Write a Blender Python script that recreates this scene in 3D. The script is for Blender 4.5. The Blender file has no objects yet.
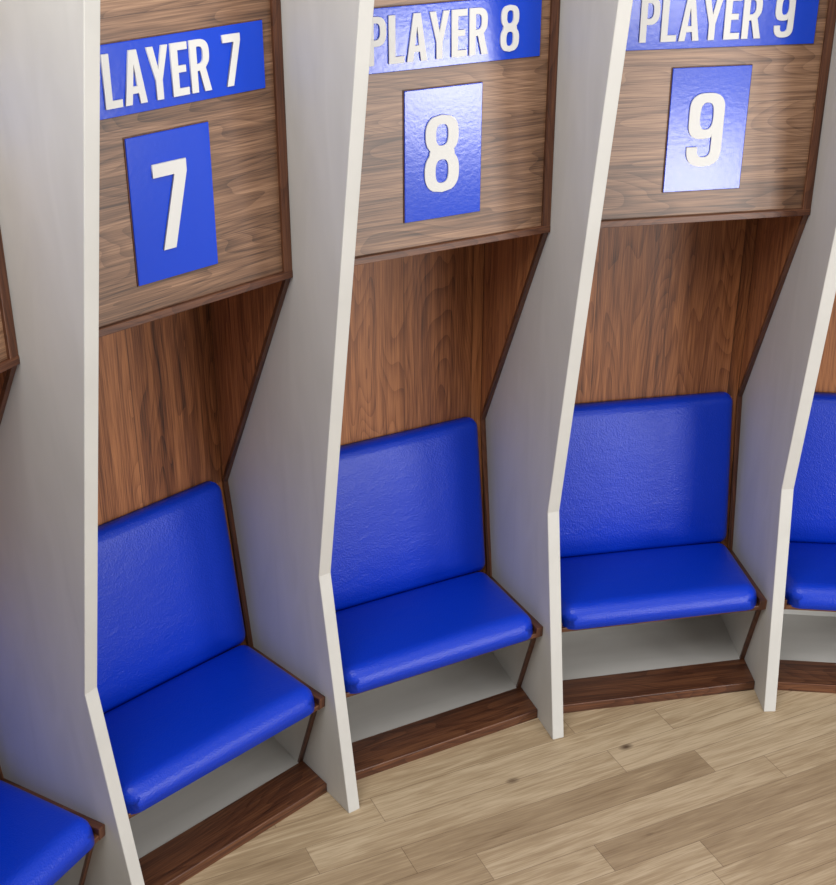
import bpy, bmesh, math, random
from mathutils import Vector, Matrix
random.seed(3)
sc=bpy.context.scene
try:
    sc.view_settings.view_transform='Standard'
except Exception: pass

# ------------------------------------------------------------------ layout (metres)
CX,CY=1.5614,1.4061          # centre of the round room
DA=0.2921; A8=-0.4843        # angular pitch, heading of stall 8
TH=0.0482                    # divider thickness
rP,zP=3.249,2.005
rS,zS=3.785,1.0495
rB,zB=3.6815,0.3655
rF,zF=3.145,0.45
rG=3.328; rH,zH=3.158,0.042
rK,zK=3.19,0.945
rD=3.043
TOP=3.15
def rfront(z): return rK-(z-zK)*0.163
def hw(r): return r*math.tan(DA/2)-TH/2/math.cos(DA/2)-0.001

# ------------------------------------------------------------------ materials
def newmat(name):
    m=bpy.data.materials.new(name); m.use_nodes=True
    nt=m.node_tree; b=nt.nodes['Principled BSDF']
    return m,nt,b
def N(nt,t,**kw):
    n=nt.nodes.new(t)
    for k,v in kw.items(): setattr(n,k,v)
    return n
def ramp(nt,stops):
    r=N(nt,'ShaderNodeValToRGB'); e=r.color_ramp.elements
    while len(e)<len(stops): e.new(0.5)
    for i,(p,c) in enumerate(stops): e[i].position=p; e[i].color=(*c,1)
    return r
def srgb(r,g,b):
    f=lambda c:(c/255/12.92) if c/255<=0.04045 else ((c/255+0.055)/1.055)**2.4
    return (f(r),f(g),f(b))
def math_n(nt,op,a=None,b=None):
    n=N(nt,'ShaderNodeMath',operation=op)
    for i,v in enumerate((a,b)):
        if v is None: continue
        if isinstance(v,(int,float)): n.inputs[i].default_value=v
        else: nt.links.new(v,n.inputs[i])
    return n.outputs[0]
def wood(name,cols,horizontal=False,plank=0.16,rough=0.45,spec=0.5,tint=0.2,shift=0.0,ringw=.16,side=False):
    """side=True: grain runs up Z and varies across Y (for the gusset panels)"""
    m,nt,b=newmat(name); L=nt.links.new
    tc=N(nt,'ShaderNodeTexCoord'); oi=N(nt,'ShaderNodeObjectInfo')
    sep=N(nt,'ShaderNodeSeparateXYZ'); L(tc.outputs['Object'],sep.inputs[0])
    if horizontal: across,along,third=math_n(nt,'ADD',sep.outputs['Z'],sep.outputs['Y']),sep.outputs['X'],sep.outputs['Y']
    elif side: across,along,third=sep.outputs['Y'],sep.outputs['Z'],sep.outputs['X']
    else: across,along,third=sep.outputs['X'],sep.outputs['Z'],sep.outputs['Y']
    rnd=math_n(nt,'MULTIPLY',oi.outputs['Random'],17.0)
    pos=math_n(nt,'ADD',math_n(nt,'DIVIDE',across,plank),shift)
    pl=math_n(nt,'ADD',math_n(nt,'FLOOR',pos),math_n(nt,'FLOOR',rnd))
    wn=N(nt,'ShaderNodeTexWhiteNoise',noise_dimensions='1D'); L(pl,wn.inputs['W'])
    comb=N(nt,'ShaderNodeCombineXYZ')
    L(math_n(nt,'ADD',across,math_n(nt,'MULTIPLY',rnd,3.0)),comb.inputs[0]); L(math_n(nt,'MULTIPLY',third,.02),comb.inputs[1])
    L(math_n(nt,'ADD',math_n(nt,'MULTIPLY',along,0.16),math_n(nt,'MULTIPLY',wn.outputs['Value'],9.0)),comb.inputs[2])
    n1=N(nt,'ShaderNodeTexNoise'); n1.inputs['Scale'].default_value=4.5; n1.inputs['Detail'].default_value=2; n1.inputs['Distortion'].default_value=0.2; n1.inputs['Roughness'].default_value=.4
    L(comb.outputs[0],n1.inputs['Vector'])
    rings=math_n(nt,'FRACT',math_n(nt,'MULTIPLY',n1.outputs['Fac'],30.0))
    rings=math_n(nt,'POWER',rings,2.5)
    comb2=N(nt,'ShaderNodeCombineXYZ')
    L(math_n(nt,'MULTIPLY',across,300),comb2.inputs[0]); L(math_n(nt,'MULTIPLY',third,.5),comb2.inputs[1]); L(math_n(nt,'ADD',math_n(nt,'MULTIPLY',along,6),math_n(nt,'MULTIPLY',wn.outputs['Value'],30)),comb2.inputs[2])
    n2=N(nt,'ShaderNodeTexNoise'); n2.inputs['Scale'].default_value=1; n2.inputs['Detail'].default_value=4
    L(comb2.outputs[0],n2.inputs['Vector'])
    comb3=N(nt,'ShaderNodeCombineXYZ')
    L(math_n(nt,'MULTIPLY',across,40),comb3.inputs[0]); L(math_n(nt,'ADD',math_n(nt,'MULTIPLY',along,0.8),math_n(nt,'MULTIPLY',wn.outputs['Value'],30)),comb3.inputs[2]); L(rnd,comb3.inputs[1])
    n3=N(nt,'ShaderNodeTexNoise'); n3.inputs['Scale'].default_value=1; n3.inputs['Detail'].default_value=4
    L(comb3.outputs[0],n3.inputs['Vector'])
    v=math_n(nt,'ADD',math_n(nt,'MULTIPLY',rings,-ringw),-0.10)
    v=math_n(nt,'ADD',v,math_n(nt,'MULTIPLY',n3.outputs['Fac'],0.72))
    v=math_n(nt,'ADD',v,math_n(nt,'MULTIPLY',n2.outputs['Fac'],0.85))
    v=math_n(nt,'ADD',v,math_n(nt,'MULTIPLY',math_n(nt,'SUBTRACT',wn.outputs['Value'],0.5),tint))
    r=ramp(nt,[(0.3,cols[0]),(0.58,cols[1]),(0.88,cols[2])]); L(v,r.inputs[0])
    fr=math_n(nt,'FRACT',pos)
    seam=math_n(nt,'LESS_THAN',fr,0.009)
    mx=N(nt,'ShaderNodeMix',data_type='RGBA'); L(math_n(nt,'MULTIPLY',seam,0.7),mx.inputs[0]); L(r.outputs[0],mx.inputs[6]); mx.inputs[7].default_value=(*cols[0],1)
    L(mx.outputs[2],b.inputs['Base Color'])
    b.inputs['Roughness'].default_value=rough
    b.inputs['Specular IOR Level'].default_value=spec
    bp=N(nt,'ShaderNodeBump'); bp.inputs['Strength'].default_value=0.12; bp.inputs['Distance'].default_value=0.002
    L(n2.outputs['Fac'],bp.inputs['Height']); L(bp.outputs[0],b.inputs['Normal'])
    return m
VC=[srgb(58,31,17),srgb(126,75,43),srgb(174,114,70)]
walnut_v=wood('walnut_vertical',VC,False,0.30,shift=.45,tint=.28)
walnut_g=wood('walnut_gusset',[srgb(70,38,21),srgb(144,89,54),srgb(192,130,82)],False,0.60,shift=.7,side=True)
walnut_h=wood('walnut_horizontal',[srgb(68,47,35),srgb(120,88,66),srgb(162,126,98)],True,0.22,rough=0.38,spec=.6,tint=.3,shift=.25)
walnut_trim=wood('walnut_trim',[srgb(44,23,15),srgb(82,47,31),srgb(118,76,50)],True,0.5,rough=0.4,tint=.05)
walnut_side=wood('walnut_side_trim',[srgb(48,26,17),srgb(82,48,32),srgb(114,72,48)],False,0.5,rough=0.4,tint=.05)

def maple():
    m,nt,b=newmat('white_maple'); L=nt.links.new
    tc=N(nt,'ShaderNodeTexCoord'); mp=N(nt,'ShaderNodeMapping'); mp.inputs['Scale'].default_value=(2,9,2.2)
    L(tc.outputs['Object'],mp.inputs[0])
    n=N(nt,'ShaderNodeTexNoise'); n.inputs['Scale'].default_value=1.0; n.inputs['Detail'].default_value=8; n.inputs['Distortion'].default_value=1.0
    L(mp.outputs[0],n.inputs['Vector'])
    r=ramp(nt,[(0.3,srgb(196,195,191)),(0.7,srgb(204,203,199))]); L(n.outputs['Fac'],r.inputs[0])
    L(r.outputs[0],b.inputs['Base Color']); b.inputs['Roughness'].default_value=0.55
    return m
white=maple()

def leather():
    m,nt,b=newmat('blue_leather'); L=nt.links.new
    tc=N(nt,'ShaderNodeTexCoord')
    v=N(nt,'ShaderNodeTexVoronoi'); v.inputs['Scale'].default_value=160; L(tc.outputs['Object'],v.inputs['Vector'])
    n=N(nt,'ShaderNodeTexNoise'); n.inputs['Scale'].default_value=55; n.inputs['Detail'].default_value=5; n.inputs['Distortion'].default_value=1.0; L(tc.outputs['Object'],n.inputs['Vector'])
    mp=N(nt,'ShaderNodeMapping'); mp.inputs['Scale'].default_value=(5,10,10); L(tc.outputs['Object'],mp.inputs[0])
    n3=N(nt,'ShaderNodeTexNoise'); n3.inputs['Scale'].default_value=1; n3.inputs['Detail'].default_value=2; n3.inputs['Distortion'].default_value=1.0; L(mp.outputs[0],n3.inputs['Vector'])
    h=math_n(nt,'ADD',math_n(nt,'MULTIPLY',v.outputs['Distance'],0.30),math_n(nt,'MULTIPLY',n.outputs['Fac'],0.35))
    h=math_n(nt,'ADD',h,math_n(nt,'MULTIPLY',n3.outputs['Fac'],0.9))
    bp=N(nt,'ShaderNodeBump'); bp.inputs['Strength'].default_value=0.42; bp.inputs['Distance'].default_value=0.0055
    L(h,bp.inputs['Height']); L(bp.outputs[0],b.inputs['Normal'])
    b.inputs['Base Color'].default_value=(*srgb(0,53,192),1)
    b.inputs['Roughness'].default_value=0.37
    b.inputs['Specular IOR Level'].default_value=0.4
    return m
blue=leather()
def plain(name,c,rough,spec=.5,bump=.12,scale=25):
    m,nt,b=newmat(name)
    tc=N(nt,'ShaderNodeTexCoord'); n=N(nt,'ShaderNodeTexNoise'); n.inputs['Scale'].default_value=scale; n.inputs['Detail'].default_value=5
    nt.links.new(tc.outputs['Object'],n.inputs['Vector'])
    bp=N(nt,'ShaderNodeBump'); bp.inputs['Strength'].default_value=bump; bp.inputs['Distance'].default_value=0.003
    nt.links.new(n.outputs['Fac'],bp.inputs['Height']); nt.links.new(bp.outputs[0],b.inputs['Normal'])
    b.inputs['Base Color'].default_value=(*c,1); b.inputs['Roughness'].default_value=rough
    b.inputs['Specular IOR Level'].default_value=spec
    return m
sign_blue=plain('blue_gloss_panel',srgb(0,62,198),0.19,.55,.12,60)
letter_white=plain('white_letters',srgb(214,214,212),0.5,.3)
wall_mat=plain('wall_paint',srgb(205,202,196),0.8)

FLOOR_DEG=25
def oak_floor():
    m,nt,b=newmat('oak_planks'); L=nt.links.new
    geo=N(nt,'ShaderNodeNewGeometry'); mp=N(nt,'ShaderNodeMapping'); mp.inputs['Rotation'].default_value=(0,0,-math.radians(FLOOR_DEG))
    L(geo.outputs['Position'],mp.inputs[0])
    sep=N(nt,'ShaderNodeSeparateXYZ'); L(mp.outputs[0],sep.inputs[0])
    pw=0.14; plen=1.25
    vv=math_n(nt,'DIVIDE',sep.outputs['Y'],pw); row=math_n(nt,'FLOOR',vv); fv=math_n(nt,'FRACT',vv)
    wr=N(nt,'ShaderNodeTexWhiteNoise',noise_dimensions='1D'); L(row,wr.inputs['W'])
    uu=math_n(nt,'ADD',math_n(nt,'DIVIDE',sep.outputs['X'],plen),math_n(nt,'MULTIPLY',wr.outputs['Value'],7.3))
    col=math_n(nt,'FLOOR',uu); fu=math_n(nt,'FRACT',uu)
    cc=N(nt,'ShaderNodeCombineXYZ'); L(row,cc.inputs[0]); L(col,cc.inputs[1])
    wn=N(nt,'ShaderNodeTexWhiteNoise',noise_dimensions='3D'); L(cc.outputs[0],wn.inputs['Vector'])
    g=N(nt,'ShaderNodeCombineXYZ'); L(math_n(nt,'MULTIPLY',sep.outputs['X'],1.8),g.inputs[0]); L(math_n(nt,'MULTIPLY',sep.outputs['Y'],22),g.inputs[1]); L(math_n(nt,'MULTIPLY',wn.outputs['Value'],20),g.inputs[2])
    n=N(nt,'ShaderNodeTexNoise'); n.inputs['Scale'].default_value=1.3; n.inputs['Detail'].default_value=9; n.inputs['Roughness'].default_value=.6; n.inputs['Distortion'].default_value=.8; L(g.outputs[0],n.inputs['Vector'])
    g2=N(nt,'ShaderNodeCombineXYZ'); L(math_n(nt,'MULTIPLY',sep.outputs['X'],7),g2.inputs[0]); L(math_n(nt,'MULTIPLY',sep.outputs['Y'],170),g2.inputs[1])
    n2=N(nt,'ShaderNodeTexNoise'); n2.inputs['Scale'].default_value=1; n2.inputs['Detail'].default_value=3; L(g2.outputs[0],n2.inputs['Vector'])
    v=math_n(nt,'ADD',math_n(nt,'MULTIPLY',n.outputs['Fac'],.85),math_n(nt,'MULTIPLY',wn.outputs['Value'],0.28))
    v=math_n(nt,'ADD',v,math_n(nt,'MULTIPLY',n2.outputs['Fac'],0.5))
    r=ramp(nt,[(0.45,srgb(134,111,84)),(0.80,srgb(175,152,121)),(1.05,srgb(202,181,150))]); L(v,r.inputs[0])
    kn=N(nt,'ShaderNodeTexVoronoi'); kn.inputs['Scale'].default_value=1.0
    kg=N(nt,'ShaderNodeCombineXYZ'); L(math_n(nt,'MULTIPLY',sep.outputs['X'],2.6),kg.inputs[0]); L(math_n(nt,'MULTIPLY',sep.outputs['Y'],4.8),kg.inputs[1]); L(kg.outputs[0],kn.inputs['Vector'])
    kd=math_n(nt,'ADD',kn.outputs['Distance'],math_n(nt,'MULTIPLY',n.outputs['Fac'],.06))
    kf=ramp(nt,[(0.05,(1,1,1)),(0.125,(0,0,0))]); L(kd,kf.inputs[0])
    mk=N(nt,'ShaderNodeMix',data_type='RGBA'); L(math_n(nt,'MULTIPLY',kf.outputs[0],0.9),mk.inputs[0]); L(r.outputs[0],mk.inputs[6]); mk.inputs[7].default_value=(*srgb(66,42,26),1)
    s1=math_n(nt,'LESS_THAN',fv,0.016); s2=math_n(nt,'LESS_THAN',fu,0.002)
    s=math_n(nt,'MULTIPLY',math_n(nt,'MAXIMUM',s1,s2),0.6)
    ms=N(nt,'ShaderNodeMix',data_type='RGBA'); L(s,ms.inputs[0]); L(mk.outputs[2],ms.inputs[6]); ms.inputs[7].default_value=(*srgb(90,66,46),1)
    L(ms.outputs[2],b.inputs['Base Color']); b.inputs['Roughness'].default_value=0.5
    return m
oak=oak_floor()

# ------------------------------------------------------------------ mesh helpers
def mesh_obj(name,verts,faces,mat,parent=None,bevel=0,smooth=False):
    me=bpy.data.meshes.new(name); me.from_pydata(verts,[],faces)
    bm=bmesh.new(); bm.from_mesh(me); bmesh.ops.recalc_face_normals(bm,faces=bm.faces); bm.to_mesh(me); bm.free()
    o=bpy.data.objects.new(name,me); sc.collection.objects.link(o)
    me.materials.append(mat)
    if parent: o.parent=parent
    if bevel:
        md=o.modifiers.new('bevel','BEVEL'); md.width=bevel; md.segments=2; md.limit_method='ANGLE'
    return o
def prism(name,profile,xl,xr,mat,parent,bevel=0.002):
    n=len(profile)
    v=[(xl(y),y,z) for y,z in profile]+[(xr(y),y,z) for y,z in profile]
    f=[list(range(n)),list(range(n,2*n))[::-1]]
    for i in range(n): f.append([i,(i+1)%n,n+(i+1)%n,n+i])
    return mesh_obj(name,v,f,mat,parent,bevel)
def wedge(name,profile,mat,parent,inset=0.0,bevel=0.002):
    return prism(name,profile,lambda y:-hw(y)+inset,lambda y:hw(y)-inset,mat,parent,bevel)
def cushion(name,origin,ydir,zdir,width_fn,depth,thick,mat,parent,rad=0.03,bulge=0.012):
    """upholstered pad: u across, v along ydir (0..depth), height along zdir"""
    nu,nv=22,18
    bm=bmesh.new()
    o=Vector(origin); yd=Vector(ydir).normalized(); zd=Vector(zdir).normalized()
    def samples(n,r,size):
        k=7; a=[r*(1-math.cos(math.pi/2*i/k)) for i in range(k+1)]
        mid=[r+(size-2*r)*i/(n) for i in range(1,n)]
        return a+mid+[size-x for x in reversed(a)]
    def edge_drop(d,r):
        if d>=r: return 0.0
        return r-math.sqrt(max(0,r*r-(r-d)**2))
    V=samples(nv,rad,depth)
    top=[]
    for v in V:
        p0=o+yd*v
        hwid=width_fn(p0.y); U=samples(nu,rad,2*hwid); row=[]
        for u in U:
            du=min(u,2*hwid-u); dv=min(v,depth-v)
            drop=max(edge_drop(du,rad),edge_drop(dv,rad))
            if du<rad and dv<rad:
                q=math.hypot(rad-du,rad-dv); drop=rad-math.sqrt(max(0,rad*rad-q*q)) if q<rad else rad
                if q>rad:
                    s=rad/q
                    nu_=rad-(rad-du)*s; nv_=rad-(rad-dv)*s
                    uu=nu_ if u<hwid else 2*hwid-nu_; vv=nv_ if v<depth/2 else depth-nv_
                else: uu,vv=u,v
            else: uu,vv=u,v
            b=bulge*(1-abs(2*uu/(2*hwid)-1)**3)*(1-abs(2*vv/depth-1)**3)
            p=o+yd*vv+zd*(thick-drop+b)+Vector((uu-hwid,0,0))
            row.append(bm.verts.new(p))
        top.append(row)
    for i in range(len(top)-1):
        for j in range(len(top[0])-1):
            bm.faces.new((top[i][j],top[i][j+1],top[i+1][j+1],top[i+1][j]))
    loop=top[0][:]+[r[-1] for r in top[1:]]+top[-1][-2::-1]+[r[0] for r in top[-2:0:-1]]
    low=[bm.verts.new(v.co-zd*((v.co-o).dot(zd))) for v in loop]
    n=len(loop)
    for i in range(n): bm.faces.new((loop[i],loop[(i+1)%n],low[(i+1)%n],low[i]))
    bm.faces.new(low)
    bmesh.ops.recalc_face_normals(bm,faces=bm.faces)
    me=bpy.data.meshes.new(name); bm.to_mesh(me); bm.free()
    for p in me.polygons: p.use_smooth=len(p.vertices)<=4
    me.materials.append(mat)
    ob=bpy.data.objects.new(name,me); sc.collection.objects.link(ob); ob.parent=parent
    return ob

# ------------------------------------------------------------------ condensed lettering
def se(cx,cy,a,b,t0,t1,n=14,p=2.7):
    out=[]
    for i in range(n+1):
        t=math.radians(t0+(t1-t0)*i/n); c,s=math.cos(t),math.sin(t)
        out.append((cx+a*math.copysign(abs(c)**(2/p),c),cy+b*math.copysign(abs(s)**(2/p),s)))
    return out
S=0.145
def glyph(ch):
    if ch=='L': return [[(0,0),(.37,0),(.37,.14),(S+.01,.14),(S+.01,1),(0,1)]],.37
    if ch=='E': return [[(0,0),(.38,0),(.38,.14),(S+.01,.14),(S+.01,.44),(.33,.44),(.33,.57),(S+.01,.57),(S+.01,.86),(.38,.86),(.38,1),(0,1)]],.38
    if ch=='P': return [[(0,0),(S+.01,0),(S+.01,.39)]+se(.2,.695,.25,.305,-90,90)+[(0,1)],
                        [(S+.01,.52)]+se(.19,.695,.115,.175,-90,90)+[(S+.01,.87)]],.45
    if ch=='R': return [[(0,0),(S+.01,0),(S+.01,.41),(.21,.41),(.31,0),(.47,0),(.355,.455)]+se(.2,.72,.25,.28,-30,90)+[(0,1)],
                        [(S+.01,.54)]+se(.19,.705,.115,.165,-90,90)+[(S+.01,.87)]],.47
    if ch=='A': return [[(0,0),(.15,0),(.178,.2),(.312,.2),(.34,0),(.49,0),(.33,1),(.16,1)],[(.195,.33),(.295,.33),(.245,.74)]],.49
    if ch=='Y': return [[(.165,0),(.315,0),(.315,.36),(.48,1),(.335,1),(.24,.56),(.145,1),(0,1),(.165,.36)]],.48
    if ch=='7': return [[(.06,0),(.22,0),(.43,.86),(.43,1),(0,1),(0,.85),(.27,.85)]],.43
    if ch=='8':
        L=[]; K=40
        for i in range(K+1):
            y=i/K; h=0
            for cy,hh,a in((.27,.27,.235),(.75,.25,.225)):
                d=abs(y-cy)/hh
                if d<=1: h=max(h,a*(1-d**2.5)**(1/2.5))
            h=max(h,0.001)
            if abs(y-.5)<.05: h=max(h,.17)
            L.append((h,y))
        K2=[(-x+.235,y) for x,y in L][::-1]; R=[(x+.235,y) for x,y in L]
        return [R+K2,se(.235,.275,.09,.155,0,360,30)[:-1],se(.235,.745,.085,.14,0,360,30)[:-1]],.47
    if ch=='9':
        o=[(0,.27),(.145,.27),(.145,.24)]+se(.235,.24,.09,.115,180,360,12)+[(.325,.44)]
        o+=se(.2,.60,.2,.22,-60,-180,12)
        o+=se(.235,.76,.235,.24,180,0,24)+se(.235,.25,.235,.25,0,-180,24)
        return [o,se(.235,.69,.09,.185,0,360,30)[:-1]],.47
    return [],.2
def lettering(name,text,height,xc,z0,y,parent,mat,gap=0.055,xs=1.0):
    cu=bpy.data.curves.new(name,'CURVE'); cu.dimensions='2D'; cu.fill_mode='BOTH'
    w=0
    gl=[]
    for ch in text:
        g,gw=glyph(ch); gl.append((g,w)); w+=gw+gap
    w-=gap
    for g,x0 in gl:
        for poly in g:
            sp=cu.splines.new('POLY'); sp.points.add(len(poly)-1)
            for p,(px,py) in zip(sp.points,poly): p.co=((px+x0-w/2)*xs,py,0,1)
            sp.use_cyclic_u=True
    cu.extrude=0.003/height*1.0; cu.bevel_depth=0
    o=bpy.data.objects.new(name,cu); sc.collection.objects.link(o)
    me=bpy.data.meshes.new_from_object(o); bpy.data.objects.remove(o)
    M=Matrix.Translation((xc,y,z0))@Matrix.Rotation(math.pi/2,4,'X')@Matrix.Scale(height,4)
    me.transform(M); me.name=name
    me.materials.clear(); me.materials.append(mat)
    ob=bpy.data.objects.new(name,me); sc.collection.objects.link(ob); ob.parent=parent
    return ob

# ------------------------------------------------------------------ divider
def divider(name,side,parent):
    prof=[(rD,0),(rK,zK),(rfront(TOP),TOP),(3.98,TOP),(3.98,0)]
    v=[(-TH/2,y,z) for y,z in prof]+[(TH/2,y,z) for y,z in prof]; n=len(prof)
    f=[list(range(n)),list(range(n,2*n))[::-1]]+[[i,(i+1)%n,n+(i+1)%n,n+i] for i in range(n)]
    R=Matrix.Rotation(-side*DA/2,4,'Z')
    v=[tuple(R@Vector(p)) for p in v]
    return mesh_obj(name,v,f,white,parent,0.003)

def stall(i,first=False):
    e=bpy.data.objects.new('locker_stall',None); sc.collection.objects.link(e)
    e.empty_display_size=0.2
    e.location=(CX,CY,0); e.rotation_euler=(0,0,-(A8+(i-8)*DA))
    divider('divider_panel',1,e)
    if first: divider('divider_panel_end',-1,e)
    wedge('upper_panel',[(rP+.008,zP+.01),(rP+.008,TOP-.03),(rP+.04,TOP-.03),(rP+.04,zP+.01)],walnut_h,e,0.001)
    for s,nm in((1,'right'),(-1,'left')):
        f1=(lambda y,s=s: s*(hw(y)-.032)); f2=(lambda y,s=s: s*hw(y))
        prism('upper_frame_'+nm,[(rP-.004,zP),(rP-.004,TOP-.02),(rP+.05,TOP-.02),(rP+.05,zP)],f1,f2,walnut_side,e,.002)
        # tapered walnut side panel (carries the overhanging cabinet) with a dark front edging
        f1=(lambda y,s=s: s*(hw(y)-.018))
        prism('side_panel_'+nm,[(rP+.012,zP),(rS-.002,zS),(rB-.010,zB),(rB+.03,zB-.03),(rS+.04,zB-.03),(rS+.04,zP)],f1,f2,walnut_g,e,.001)
        f1=(lambda y,s=s: s*(hw(y)-.021))
        prism('side_edging_'+nm,[(rP+.002,zP),(rS-.012,zS),(rB-.022,zB),(rB-.006,zB),(rS+.004,zS),(rP+.018,zP)],f1,f2,walnut_side,e,.001)
        f3=(lambda y,s=s: s*(hw(y)-.02))
        prism('cubby_side_'+nm,[(rF+.05,.402),(rG+.008,.034),(rB,.034),(rB,.325)],f3,f2,white,e,.001)
        prism('cubby_nosing_'+nm,[(rF+.040,.402),(rG-.002,.034),(rG+.010,.034),(rF+.052,.402)],f3,f2,walnut_side,e,.001)
        f4=(lambda y,s=s: s*(hw(y)-.030))
        prism('seat_side_rail_'+nm,[(rF,zF),(rB,zB),(rB,zB-.04),(rF+.004,zF-.048)],f4,f2,walnut_side,e,.003)
    wedge('upper_frame_rail',[(rP-.006,zP-.004),(rP-.006,zP+.020),(rP+.05,zP+.020),(rP+.05,zP-.004)],walnut_trim,e,0,.002)
    wedge('cabinet_bottom',[(rP+.05,zP),(rP+.05,zP+.018),(rS+.04,zP+.018),(rS+.04,zP)],walnut_trim,e,0,0)
    wedge('cabinet_top',[(rP,TOP-.02),(rP,TOP),(3.97,TOP),(3.97,TOP-.02)],white,e)
    wedge('back_panel',[(rS,zB-.03),(rS,zP),(rS+.03,zP),(rS+.03,zB-.03)],walnut_v,e,.019,0)
    wedge('backrest_board',[(rS,zS),(rB,zB),(rB+.02,zB),(rS+.0,zS-.12)],walnut_v,e,.019,0)
    yd=Vector((0,rB-rF,zB-zF)).normalized(); zd=Vector((0,-yd.z,yd.y))
    L=math.hypot(rB-rF,zB-zF)
    drop=.026
    wedge('seat_board',[(rF+.004,zF-drop),(rB,zB-drop),(rB,zB-.04),(rF+.006,zF-.048)],walnut_trim,e,.028,.003)
    o=Vector((0,rF-.008,zF))-zd*(drop+.003)
    cushion('seat_cushion',o,yd,zd,lambda y:hw(y)-.033,L-.02,.065+drop,blue,e,.055,.014)
    bd=Vector((0,rS-rB,zS-zB)).normalized(); bn=Vector((0,-bd.z,bd.y))
    L2=math.hypot(rS-rB,zS-zB)
    o=Vector((0,rB,zB))+bd*.045
    cushion('backrest_cushion',o,bd,bn,lambda y:hw(rB)-.038,L2-.020,.062,blue,e,.040,.014)
    wedge('cubby_floor',[(rG,0.0),(rG,.034),(rB+.1,.034),(rB+.1,0)],white,e)
    wedge('cubby_back',[(rB,.03),(rB,.325),(rB+.02,.325),(rB+.02,.03)],white,e)
    wedge('plinth',[(rH,0),(rH,zH),(rG,.036),(rG,0)],walnut_trim,e,0,.003)
    nl,nr,nt_,nb=-.102,.1755,2.532,2.113
    def plate(name,x0,x1,z0,z1):
        prism(name+'_reveal',[(rP+.004,z0-.002),(rP+.004,z1+.002),(rP+.01,z1+.002),(rP+.01,z0-.002)],lambda y:x0-.002,lambda y:x1+.002,walnut_side,e,0)
        return prism(name,[(rP,z0),(rP,z1),(rP+.010,z1),(rP+.010,z0)],lambda y:x0,lambda y:x1,sign_blue,e,.0015)
    plate('number_plate',nl,nr,nb,nt_)
    plate('name_plate',-.32,.385,2.595,2.785)
    ch=str(i) if i in(7,8,9) else '8'
    yl=rP-.003
    lettering('number_letter',ch,.248,(nl+nr)/2-.008,(nt_+nb)/2-.123,yl,e,letter_white,xs=1.06)
    lettering('name_lettering','PLAYER '+ch,.142,.036,2.620,yl,e,letter_white,gap=.06,xs=1.0)
    return e
for k,i in enumerate(range(5,13)): stall(i,k==0)

# ------------------------------------------------------------------ room shell
def arc_wall(name,r0,r1,h,a0,a1,mat,n=48):
    v=[];f=[]
    for k in range(n+1):
        a=a0+(a1-a0)*k/n
        for r in(r0,r1):
            for z in(0,h): v.append((CX+math.sin(a)*r,CY+math.cos(a)*r,z))
    for k in range(n):
        b=4*k
        f+= [[b,b+1,b+5,b+4],[b+2,b+6,b+7,b+3],[b+1,b+3,b+7,b+5],[b,b+4,b+6,b+2]]
    f+=[[0,2,3,1],[4*n,4*n+1,4*n+3,4*n+2]]
    return mesh_obj(name,v,f,mat)
arc_wall('wall_back',4.02,4.14,4.2,A8-1.4,A8+1.9,wall_mat)
mesh_obj('floor',[(-9,-9,-.05),(11,-9,-.05),(11,9,-.05),(-9,9,-.05),(-9,-9,0),(11,-9,0),(11,9,0),(-9,9,0)],
   [[0,1,2,3],[4,5,6,7],[0,1,5,4],[1,2,6,5],[2,3,7,6],[3,0,4,7]],oak)

# ------------------------------------------------------------------ light
w=bpy.data.worlds.new('room_ambience'); sc.world=w; w.use_nodes=True
w.node_tree.nodes['Background'].inputs[0].default_value=(1,.995,.985,1)
w.node_tree.nodes['Background'].inputs[1].default_value=0.44
def area(name,loc,target,size,power,col=(1,1,1),sy=None):
    l=bpy.data.lights.new(name,'AREA'); l.energy=power; l.color=col; l.size=size
    if sy: l.shape='RECTANGLE'; l.size_y=sy
    o=bpy.data.objects.new(name,l); sc.collection.objects.link(o); o.location=loc
    o.rotation_euler=(Vector(target)-Vector(loc)).to_track_quat('-Z','Y').to_euler()
    return o
area('ceiling_light',(-.8,1.2,5.0),(.6,4.2,.8),2.2,132,(1,.985,.96))
area('ceiling_light',(2.2,1.6,5.0),(.6,4.2,.8),2.2,46,(1,.99,.97))
# added area lights, out of view, placed to make pale reflections in the signs
area('reflection_light',(4.85,1.2,1.36),(.05,4.28,2.5),1.05,72,(1,.985,.97),.72)
area('reflection_light',(4.10,-.2,.55),(.94,4.59,2.3),1.05,72,(1,.985,.97),.75)
area('reflection_light',(3.8,-.4,1.94),(.8,4.6,2.7),1.1,32,(1,.985,.97),.32)

# ------------------------------------------------------------------ camera
cam=bpy.data.cameras.new('camera'); co=bpy.data.objects.new('camera',cam); sc.collection.objects.link(co)
co.location=(0,0,3.4613); co.rotation_euler=(math.pi/2-0.4672,0,0)
cam.sensor_fit='HORIZONTAL'; cam.sensor_width=36; cam.lens=1368.2/836*36
sc.camera=co
